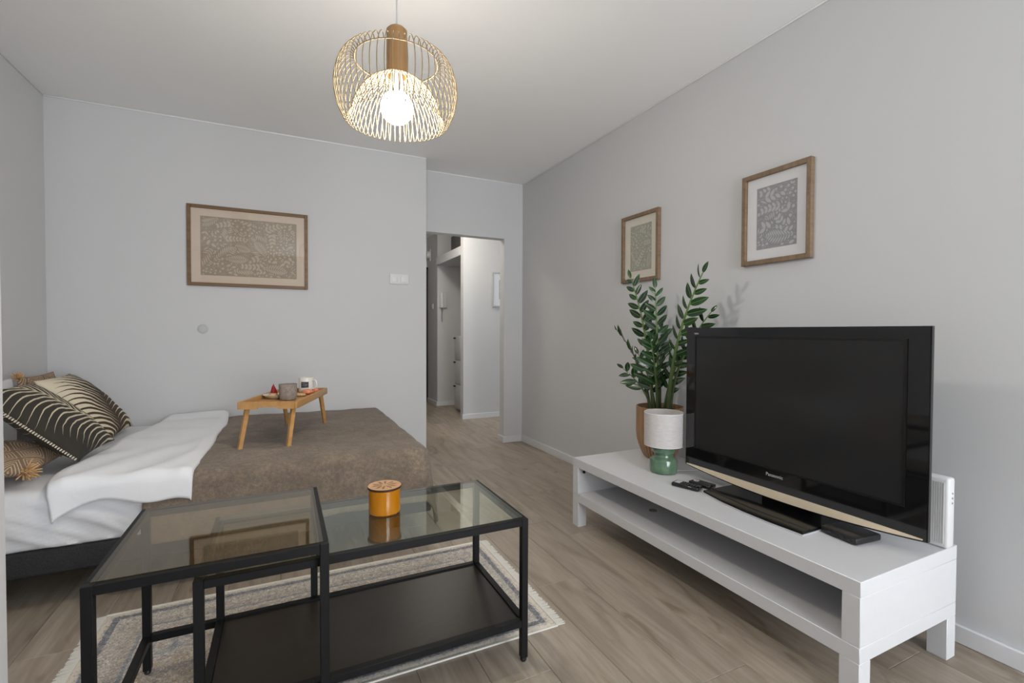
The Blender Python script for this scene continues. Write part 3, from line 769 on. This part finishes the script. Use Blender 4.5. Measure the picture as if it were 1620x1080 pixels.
# mattress: rounded section swept along the bed, creased on the side that faces the room
prof = []
r_ = .05; y0, y1, z0, z1 = BY0+.004, BY1, .230, BZ
def arc(cx, cz, a0, a1, n): return [(cx+r_*math.cos(a0+(a1-a0)*i/n), cz+r_*math.sin(a0+(a1-a0)*i/n)) for i in range(n+1)]
prof += [(y0+.02, z0)] + [(y0, z0+.012+(z1-r_-z0-.012)*i/14) for i in range(15)] + arc(y0+r_, z1-r_, math.pi, math.pi/2, 6)[1:]
prof += [(y0+r_+(y1-y0-2*r_)*i/20, z1) for i in range(1, 21)] + arc(y1-r_, z1-r_, math.pi/2, 0, 5)[1:] + [(y1, z0+.01), (y1-.02, z0)]
bm = bmesh.new(); NX = 190; rows_ = []
for i in range(NX+1):
    x = BX0+.005+(BX1-BX0-.06)*i/NX; row = []
    endk = min(1, min(i, NX-i)/5)
    for (y, z) in prof:
        h = max(0, min(1, (z-z0)/.2))
        front = 1.0 if y < y0+.03 else 0
        s = x*1.0+(z-z0)*1.9
        wv = .30*math.sin(s*83+4*noise.noise(Vector((x*4, z*9, 6))))+.55*math.sin(s*24+2.2*noise.noise(Vector((x*3, z*4, 0))))+.45*math.sin(s*47+3*noise.noise(Vector((x*5, z*6, 2))))
        dy = -front*(.0080*wv*(.35+.65*math.sin(math.pi*min(1, h+.1)))+.010*math.sin(math.pi*h))
        dz = 0.004*noise.noise(Vector((x*4, y*4, 5))) if z > z1-.01 else 0
        row.append(bm.verts.new(rel((x, y+dy+(1-endk)*.012*(1 if front else 0), z+dz-(1-endk)*.01*h))))
    rows_.append(row)
for a, b in zip(rows_, rows_[1:]):
    for k in range(len(a)):
        j = (k+1) % len(a); bm.faces.new((a[k], a[j], b[j], b[k]))
bm.faces.new(rows_[0]); bm.faces.new(rows_[-1][::-1])
bm_obj('mattress', bm, M['sheet'], bd, smooth=True, sharp=60)

def drape_point(x, y, X1, Y0, zt, rad, flare, folds):
    su = max(0, x-(X1-rad)) if X1 is not None else 0; sv = max(0, (Y0+rad)-y)
    d = math.hypot(su, sv)
    if d < 1e-6: return Vector((x, y, zt))
    cu, cv = su/d, sv/d; q = rad*math.pi/2
    if d < q: h, dr = rad*math.sin(d/rad), rad*(1-math.cos(d/rad))
    else: h, dr = rad+flare*(d-q), rad+(d-q)*.985
    ex = min(x, X1-rad) if X1 is not None else x; ey = max(y, Y0+rad)
    k = folds*min(1, max(0, d-q*.7)/.15)
    h += k*math.sin((ex*13 if sv > su else ey*13)+1.5*math.sin(ey*5+ex*7))
    return Vector((ex+cu*h, ey-cv*h, zt-dr))
# taupe blanket
g = G('taupe_blanket', .97); v = g.coord()
n1 = g.noise(v, 260, 3, .7); n2 = g.noise(v, 7, 4, .6, .6); n3 = g.noise(v, 60, 4, .7)
c = g.ramp(n2, [(.3, sr(118, 104, 90)), (.7, sr(150, 134, 116))]); c = g.mix(g.ramp(n3, [(.38, (0, 0, 0)), (.62, (.6, .6, .6))]), c, c4(98, 89, 81))
c = g.mix(.5, c, g.ramp(n1, [(.3, (.25, .25, .25)), (.7, (.75, .75, .75))]), 'OVERLAY'); g.base(c)
g.bump(g.m('ADD', g.m('MULTIPLY', n1, .35), n3), .45, .012); g.p.inputs['Sheen Weight'].default_value = .12; M['blanket'] = g.mat
bm = bmesh.new(); U, V = 130, 150; gv = {}
for i in range(U+1):
    for j in range(V+1):
        x = -.52+(BX1+.235+.52)*i/U; y = 3.835-(3.835-(BY0-.255))*j/V
        x += .010*noise.noise(Vector((y*4, 0, 3)))*(1-i/U)
        zt = BZ+.020+.007*noise.noise(Vector((x*3.1, y*3.1, 7)))+.005*noise.noise(Vector((x*9, y*7, 1)))
        zt += .014*math.exp(-((y-2.62)/.10)**2)*math.exp(-((x+.05)/.35)**2)
        p = drape_point(x, y, BX1-.02, BY0-.012, zt, .055, .16, .010)
        gv[i, j] = bm.verts.new(p)
for i in range(U):
    for j in range(V): bm.faces.new((gv[i, j], gv[i, j+1], gv[i+1, j+1], gv[i+1, j]))
bl = bm_obj('blanket', bm, M['blanket'], None, smooth=True)
tag(bl, 'taupe brown fleece blanket spread over the foot of the bed', 'blanket')
md = bl.modifiers.new('thickness', 'SOLIDIFY'); md.thickness = .010; md.offset = -1
# white duvet folded beside the blanket
bm = bmesh.new(); U, V = 70, 150; gv = {}
for i in range(U+1):
    for j in range(V+1):
        u, vv = i/U, j/V
        yend = BY0-.118+.026*math.exp(-((u-.33)/.15)**2)+.006*math.sin(u*15)-.020*max(0, 1-u/.2)
        y = 3.838-(3.838-yend)*vv
        ex = .02*noise.noise(Vector((y*2.5, 4, 0)))
        xl = -.80-.05*math.exp(-((y-2.62)/.25)**2)+.10*max(0, (y-3.3))/.5+ex; xr = -.335+.010*noise.noise(Vector((y*3, 9, 0)))-.022*max(0, 3.0-y)
        x = xl+(xr-xl)*u
        edge = min(1, min(u, 1-u)/.10)
        zt = BZ+.022+.022*math.sqrt(max(0, edge))+.012*noise.noise(Vector((x*5, y*5, 3)))*edge+.006*math.sin((x*1.0-y*.7)*30+3*noise.noise(Vector((x*3, y*3, 0))))*edge*math.exp(-((y-2.5)/.35)**2)
        if y > 3.7: zt += .02*(y-3.7)/.13
        p = drape_point(x, y, None, BY0-.020, zt, .05, .10, .012)
        gv[i, j] = bm.verts.new(p)
for i in range(U):
    for j in range(V): bm.faces.new((gv[i, j], gv[i, j+1], gv[i+1, j+1], gv[i+1, j]))
dv = bm_obj('duvet', bm, M['duvet'], None, smooth=True)
tag(dv, 'rumpled white duvet folded across the bed beside the pillows', 'duvet')
md = dv.modifiers.new('thickness', 'SOLIDIFY'); md.thickness = .010; md.offset = -1

# ------------------------------------------------------------------ cushions
def cushion_mesh(wd, ht, th, n=34, pinch=.05, seed=0):
    bm = bmesh.new(); uvl = bm.loops.layers.uv.new('uv'); F, B = {}, {}
    for i in range(n+1):
        for j in range(n+1):
            u, v = -1+2*i/n, -1+2*j/n
            x = u*wd/2*(1-pinch*(1-v*v)*abs(u)**3); y = v*ht/2*(1-pinch*(1-u*u)*abs(v)**3)
            t = th/2*(max(0, 1-abs(u)**2.6)*max(0, 1-abs(v)**2.6))**.55
            wr = .10*th*noise.noise(Vector((u*1.6+seed, v*1.6, seed)))+.03*th*noise.noise(Vector((u*5, v*5, seed+3)))
            on = t/(th/2)
            F[i, j] = (bm.verts.new((x, y, t+wr*on)), u, v)
            B[i, j] = F[i, j] if i in (0, n) or j in (0, n) else (bm.verts.new((x, y, -t+wr*on*.5)), u, v)
    for side, D in ((0, F), (1, B)):
        for i in range(n):
            for j in range(n):
                q = [D[i, j], D[i+1, j], D[i+1, j+1], D[i, j+1]]
                if side: q = q[::-1]
                f = bm.faces.new([a[0] for a in q]); f.smooth = True
                for l, a in zip(f.loops, q): l[uvl].uv = ((a[1]+1)/2, (a[2]+1)/2)
    me = bpy.data.meshes.new('cushion'); bm.to_mesh(me); bm.free(); return me
def uv_of(g): return g.xyz(g.node('ShaderNodeUVMap').outputs[0])
def palm_mat(name, bg_lo, bg_hi, ink, rot, cx, freq, dens, edge_c=None, reach=.42):
    """printed palm frond: a curved rib with tapering leaflets either side"""
    g = G(name, .85); vv = g.mapping(g.node('ShaderNodeUVMap').outputs[0], rot=(0, 0, rot), loc=(cx, 0, 0))
    x, y, z = g.xyz(vv)
    xr = g.m('SUBTRACT', x, g.m('MULTIPLY', g.m('POWER', g.m('SUBTRACT', y, .3), 2.0), .35))      # bend of the rib
    ax = g.m('ABSOLUTE', xr)
    ph = g.m('SUBTRACT', y, g.m('MULTIPLY', ax, .85))
    ph = g.m('ADD', ph, g.m('MULTIPLY', g.m('MULTIPLY', ax, ax), .9))
    ph = g.m('ADD', ph, g.m('MULTIPLY', g.m('SUBTRACT', g.noise(vv, 5, 2), .5), .03))
    saw = g.m('ABSOLUTE', g.m('SUBTRACT', g.m('FRACT', g.m('MULTIPLY', ph, freq)), .5))           # 0 middle of a leaflet
    width = g.m('MULTIPLY', g.m('SUBTRACT', 1.0, g.m('DIVIDE', ax, reach)), dens)
    leaf = g.m('LESS_THAN', saw, width)
    ribm = g.m('LESS_THAN', ax, .010)
    maskm = g.m('MAXIMUM', leaf, ribm)
    bg = g.mix(g.ramp(y, [(.2, (0, 0, 0)), (.9, (1, 1, 1))]), (*bg_lo, 1), (*bg_hi, 1))
    c = g.mix(maskm, bg, (*ink, 1))
    if edge_c: c = g.mix(g.m('GREATER_THAN', g.m('ABSOLUTE', g.m('SUBTRACT', uv_of(g)[0], .5)), .485), c, (*edge_c, 1))
    g.base(c); g.bump(g.noise(vv, 160, 3), .12, .003); return g.mat
M['palm_dark'] = palm_mat('palm_dark', sr(48, 44, 38), sr(56, 52, 44), sr(208, 196, 170), R(-24), -.80, 15, .22, reach=.62)
M['palm_light'] = palm_mat('palm_light', sr(214, 200, 172), sr(226, 214, 190), sr(66, 54, 42), R(20), -.33, 14, .50, reach=.66)
def diamond_mat():
    g = G('brown_diamond_weave', .95); x, y, z = uv_of(g)
    def cell(a): return g.m('ABSOLUTE', g.m('SUBTRACT', g.m('FRACT', g.m('MULTIPLY', a, 2.5)), .5))
    dist = g.m('ADD', cell(g.m('ADD', x, y)), cell(g.m('SUBTRACT', x, y)))
    dist = g.m('MAXIMUM', cell(g.m('ADD', x, y)), cell(g.m('SUBTRACT', x, y)))
    st = g.m('LESS_THAN', g.m('FRACT', g.m('MULTIPLY', dist, 10.0)), .36)
    n = g.noise(g.coord(), 200, 3)
    g.base(g.mix(st, g.ramp(n, [(.3, sr(120, 98, 78)), (.7, sr(142, 118, 96))]), g.ramp(n, [(.3, sr(186, 162, 134)), (.7, sr(204, 182, 156))])))
    g.bump(g.m('ADD', st, n), .3, .004); return g.mat
M['diamond'] = diamond_mat(); M['tassel'] = plain('tassel_yarn', sr(196, 158, 112), .95, grain=.15, gscale=200)
M['cream_cord'] = plain('cream_cord', sr(220, 210, 190), .9)
def tassel(parent, p, d, seed, s=1.0):
    bm = bmesh.new(); rng = random.Random(seed); p = Vector(p); d = Vector(d).normalized()
    for i in range(46):
        q = (d*rng.uniform(.4, 1.1)+Vector((rng.uniform(-1, 1), rng.uniform(-1, 1), rng.uniform(-1, 1)))*.62).normalized()
        l = rng.uniform(.03, .052)*s; b = p+Vector((rng.uniform(-.006, .006), rng.uniform(-.006, .006), 0))
        add_tube(bm, [b, b+q*l*.5+Vector((0, 0, .002)), b+q*l], [.0026*s, .003*s, .0022*s], 5)
    tag(bm_obj('tassel', bm, M['tassel'], parent, smooth=True), kind=None)
def cushion(name, size, th, mtx, mat, label, cat, seed, pinch=.05):
    e = empty(name, label=label, cat=cat); e.matrix_basis = mtx
    o = link('cover', cushion_mesh(size[0], size[1], th, seed=seed, pinch=pinch), mat, e)
    return e
def lean(center, ydir, updir): return basis_mtx(center, ydir, updir)
def placed(bottom_mid, along, upv, ht, lift=0.0):
    a = Vector(along).normalized(); u = Vector(upv); u = (u-a*u.dot(a)).normalized(); nrm = a.cross(u)
    return basis_mtx(Vector(bottom_mid)+u*ht/2+nrm*lift, a, u)
cushion('bed_pillow', (.56, .355), .075, placed((-1.236, 3.01, .477), (0, 1, 0), (-.04, 0, 1), .355), M['sheet'], 'white bed pillow standing against the left wall behind cushions', 'pillow', 9)
e = cushion('throw_cushion', (.40, .36), .09, placed((-1.16, 3.50, .480), (.03, 1, 0), (-.20, 0, .95), .36), M['diamond'], 'brown diamond weave cushion at the back against the wall', 'cushion', 2)
tassel(e, (-.19, .170, 0), (-.5, .6, .3), 5, .8)
cushion('throw_cushion', (.45, .45), .14, placed((-.845, 3.45, .485), (.0, 1, .0), (-.60, -.05, .66), .45, .0), M['palm_light'], 'cream cushion printed with dark palm frond beside the back wall', 'cushion', 4)
e = cushion('throw_cushion', (.46, .285), .10, placed((-.905, 2.69, .486), (.0, 1, 0), (-.96, 0, .15), .285, .032), M['diamond'], 'brown diamond weave cushion with tassel lying under the dark cushion', 'cushion', 6)
tassel(e, (-.215, -.13, 0), (-.5, -.7, .1), 3, 1.15); tassel(e, (.215, -.13, 0), (.5, -.7, .1), 4)
e = cushion('throw_cushion', (.45, .45), .13, placed((-.812, 2.850, .488), (.02, 1, 0), (-.66, .04, .62), .45, .034), M['palm_dark'], 'black cushion printed with pale palm frond, foremost on the pile', 'cushion', 8)
for i in range(40):
    if i % 1 == 0: box('piping_stitch', (-.226, -.212+i*.0108, -.004), (-.218, -.2065+i*.0108, .004), M['cream_cord'], e)

# ------------------------------------------------------------------ bed tray with breakfast
TRZ = .682
tr = empty('bed_tray', (.020, 3.015, .480), rz=R(-18.5), label='bamboo folding bed tray standing on the brown blanket', cat='tray')
TW, TL, th_ = .292, .605, .038
zt_ = .712-.480
box('rim', (-TW/2, -TL/2, zt_-th_), (-TW/2+.014, TL/2, zt_), M['bamboo'], tr, .003); box('rim', (TW/2-.014, -TL/2, zt_-th_), (TW/2, TL/2, zt_), M['bamboo'], tr, .003)
for s in (-1, 1):
    y0_, y1_ = (-TL/2, -TL/2+.014) if s < 0 else (TL/2-.014, TL/2)
    pts = [(-TW/2+.014, zt_-th_), (-.055, zt_-th_), (-.046, zt_-th_+.010), (.046, zt_-th_+.010), (.055, zt_-th_), (TW/2-.014, zt_-th_), (TW/2-.014, zt_), (-TW/2+.014, zt_)]
    bm = bmesh.new(); a = [bm.verts.new((x, y0_, z)) for x, z in pts]; b = [bm.verts.new((x, y1_, z)) for x, z in pts]
    bm.faces.new(a); bm.faces.new(b[::-1])
    for i in range(8): bm.faces.new((a[i], a[(i+1) % 8], b[(i+1) % 8], b[i]))
    bm_obj('end_rail', bm, M['bamboo'], tr)
box('panel', (-TW/2+.012, -TL/2+.012, zt_-.030), (TW/2-.012, TL/2-.012, zt_-.022), M['bamboo'], tr)
for sx in (-1, 1):
    for sy in (-1, 1):
        bm = bmesh.new()
        a = Vector((sx*(TW/2-.032), sy*(TL/2-.045), zt_-.030)); b = Vector((sx*(TW/2-.030), sy*(TL/2+.052), -.012))
        add_tube(bm, [a, b], [.0145, .0125], 4); bm_obj('leg', bm, M['bamboo'], tr)
PZ = .480+zt_-.022
# stone coloured tumbler
g = G('stoneware', .75); nn = g.noise(g.coord(), 45, 5, .65); g.base(g.ramp(nn, [(.3, sr(118, 108, 98)), (.6, sr(150, 140, 130)), (.75, sr(132, 114, 98))])); g.bump(nn, .15, .003)
lathe('tumbler', [(0, 0), (.036, 0), (.042, .005), (.046, .03), (.0475, .088), (.0465, .090), (.0445, .088), (.042, .02), (0, .012)], g.mat, None, 36, loc=(.022, 2.925, PZ))
tag(bpy.data.objects['tumbler'], 'grey brown stoneware tumbler on the near end of the bed tray', 'cup')
mg = empty('mug', (.128, 3.225, PZ), rz=R(-38), label='white mug with dark printed square on the bed tray', cat='mug')
M['china'] = plain('white_china', sr(226, 222, 214), .25, coat=.3)
lathe('cup_body', [(0, 0), (.036, 0), (.041, .004), (.0435, .012), (.0435, .094), (.0425, .096), (.040, .094), (.040, .012), (0, .009)], M['china'], mg, 40)
tube('handle', smooth_path([(.040, 0, .078), (.062, 0, .080), (.074, 0, .058), (.066, 0, .034), (.041, 0, .024)], 20), .0055, M['china'], mg, 10)
bm = bmesh.new()
for i in range(9):
    for j in (0, 1):
        a = R(-96+i*7.5); bm.verts.new((.0439*math.cos(a), .0439*math.sin(a), .036+j*.036))
bm.verts.ensure_lookup_table()
for i in range(8): bm.faces.new((bm.verts[i*2], bm.verts[i*2+2], bm.verts[i*2+3], bm.verts[i*2+1]))
lb = bm_obj('printed_label', bm, plain('label_navy', sr(38, 38, 48), .5), mg, smooth=True)
bm = bmesh.new()
for r0, ws in enumerate(((0, 5), (1, 6), (0, 4))):
    for i in range(ws[0], ws[1]):
        a0, a1 = R(-90+i*7.5), R(-90+i*7.5+5); zz = .046+r0*.008
        bm.faces.new([bm.verts.new((.0441*math.cos(a), .0441*math.sin(a), z)) for a, z in ((a0, zz), (a1, zz), (a1, zz+.0028), (a0, zz+.0028))])
bm_obj('label_lines', bm, plain('label_ink', sr(150, 150, 158), .5), lb)
# plate, napkin, pastries and red fruit
plt = lathe('plate', [(0, .0012), (.036, .0012), (.040, .0002), (.054, .007), (.0715, .021), (.0725, .0225), (.054, .0105), (.040, .004), (0, .004)], plain('cream_plate', sr(222, 210, 192), .35), None, 44, loc=(-.036, 3.034, PZ))
tag(plt, 'cream plate with fruit on the left of the bed tray', 'plate')
PT = PZ+.0042
def blob(name, loc, sc, mat, label, cat, seed, amp=.15, pointy=0.0):
    bm = bmesh.new(); bmesh.ops.create_icosphere(bm, subdivisions=3, radius=1)
    for v in bm.verts:
        k = 1+amp*noise.noise(v.co*1.7+Vector((seed, 0, 0)))
        t = (1-v.co.z)/2
        v.co = Vector((v.co.x*k*sc[0]*(1-pointy*(1-t)), v.co.y*k*sc[1]*(1-pointy*(1-t)), v.co.z*k*sc[2]))
    zm = min(v.co.z for v in bm.verts)
    for v in bm.verts: v.co.z -= zm
    o = bm_obj(name, bm, mat, None, smooth=True, loc=loc); tag(o, label, cat); return o
M['berry'] = plain('red_fruit', sr(158, 18, 28), .3, grain=.25, gscale=120)
M['pastry'] = plain('pastry', sr(214, 182, 132), .6, grain=.2, gscale=70); M['salmon'] = plain('salmon_slice', sr(222, 142, 104), .45, grain=.2, gscale=60)
blob('red_fruit', (-.052, 3.058, PT), (.026, .022, .036), M['berry'], 'large red fruit piece standing on the cream plate', 'fruit', 1, .25, .75)
blob('red_fruit', (-.014, 3.040, PT), (.014, .014, .015), M['berry'], 'small red berry beside the stoneware tumbler on plate', 'fruit', 3, .15, .4)
blob('pastry', (-.052, 3.012, PT), (.026, .020, .013), M['pastry'], 'pale golden pastry lying at the front of the plate', 'pastry', 5, .3)
blob('fruit_slice', (.130, 3.122, PZ+.0003), (.030, .022, .016), M['salmon'], 'orange pink fruit slice in front of the white mug', 'fruit', 7, .3)
blob('fruit_slice', (.180, 3.160, PZ), (.018, .016, .018), M['salmon'], 'small pink fruit slice right of the white mug', 'fruit', 11, .3)
blob('pastry', (.090, 3.060, PZ), (.030, .020, .010), M['pastry'], 'yellow pastry between the tumbler and the white mug', 'pastry', 9, .3)

# ------------------------------------------------------------------ pendant lamp
LX, LY = .384, 1.779
pl = empty('pendant_lamp', (LX, LY, HC), label='cream wire pendant lamp with wooden socket and glowing globe bulb', cat='lamp')
def dz(z): return z-HC
lathe('ceiling_rose', [(0, 0), (.05, 0), (.05, -.02), (.04, -.028), (0, -.028)], M['plastic_w'], pl, 32)
tube('cord', [(0, 0, -.02), (0, 0, dz(2.185))], .0028, plain('cord_silver', sr(196, 196, 196), .4), pl, 8)
lathe('socket_tube', [(0, dz(2.192)), (.030, dz(2.192)), (.0375, dz(2.184)), (.0375, dz(2.018)), (.034, dz(2.016)), (.034, dz(2.05)), (0, dz(2.05))], M['lamp_wood'], pl, 40)
RT, ZT = .150, 2.068
tube('top_ring', [(RT*math.cos(2*math.pi*i/72), RT*math.sin(2*math.pi*i/72), dz(ZT)) for i in range(72)], .0022, M['wire'], pl, 8, closed=True)
tube('inner_ring', [(.040*math.cos(2*math.pi*i/40), .040*math.sin(2*math.pi*i/40), dz(2.020)) for i in range(40)], .0022, M['wire'], pl, 8, closed=True)
ctrl = [(RT, 2.068), (.158, 2.080), (.176, 2.078), (.203, 2.045), (.218, 1.995), (.220, 1.950), (.210, 1.900), (.193, 1.862), (.181, 1.848), (.170, 1.856), (.160, 1.885), (.143, 1.930), (.112, 1.975), (.075, 2.004), (.040, 2.020)]
wp = smooth_path([(r, 0, dz(z)) for r, z in ctrl], 52)
bm = bmesh.new(); add_tube(bm, wp, .00165, 6); wm = bpy.data.meshes.new('wire'); bm.to_mesh(wm); bm.free(); wm.materials.append(M['wire'])
wm.polygons.foreach_set('use_smooth', [True]*len(wm.polygons))
NW = 56
for k in range(NW):
    o = link('wire', wm, None, pl); o.rotation_euler = (0, 0, 2*math.pi*(k+.5)/NW)
bm = bmesh.new(); bmesh.ops.create_uvsphere(bm, u_segments=32, v_segments=20, radius=.059)
for v in bm.verts: v.co.z += dz(1.903)
bm_obj('bulb', bm, emis('bulb_glow', (1.0, .925, .82), BULB_STRENGTH), pl, smooth=True)
lathe('bulb_collar', [(.028, dz(1.952)), (.022, dz(1.97)), (.020, dz(2.03)), (0, dz(2.03))], M['plastic_w'], pl, 24)
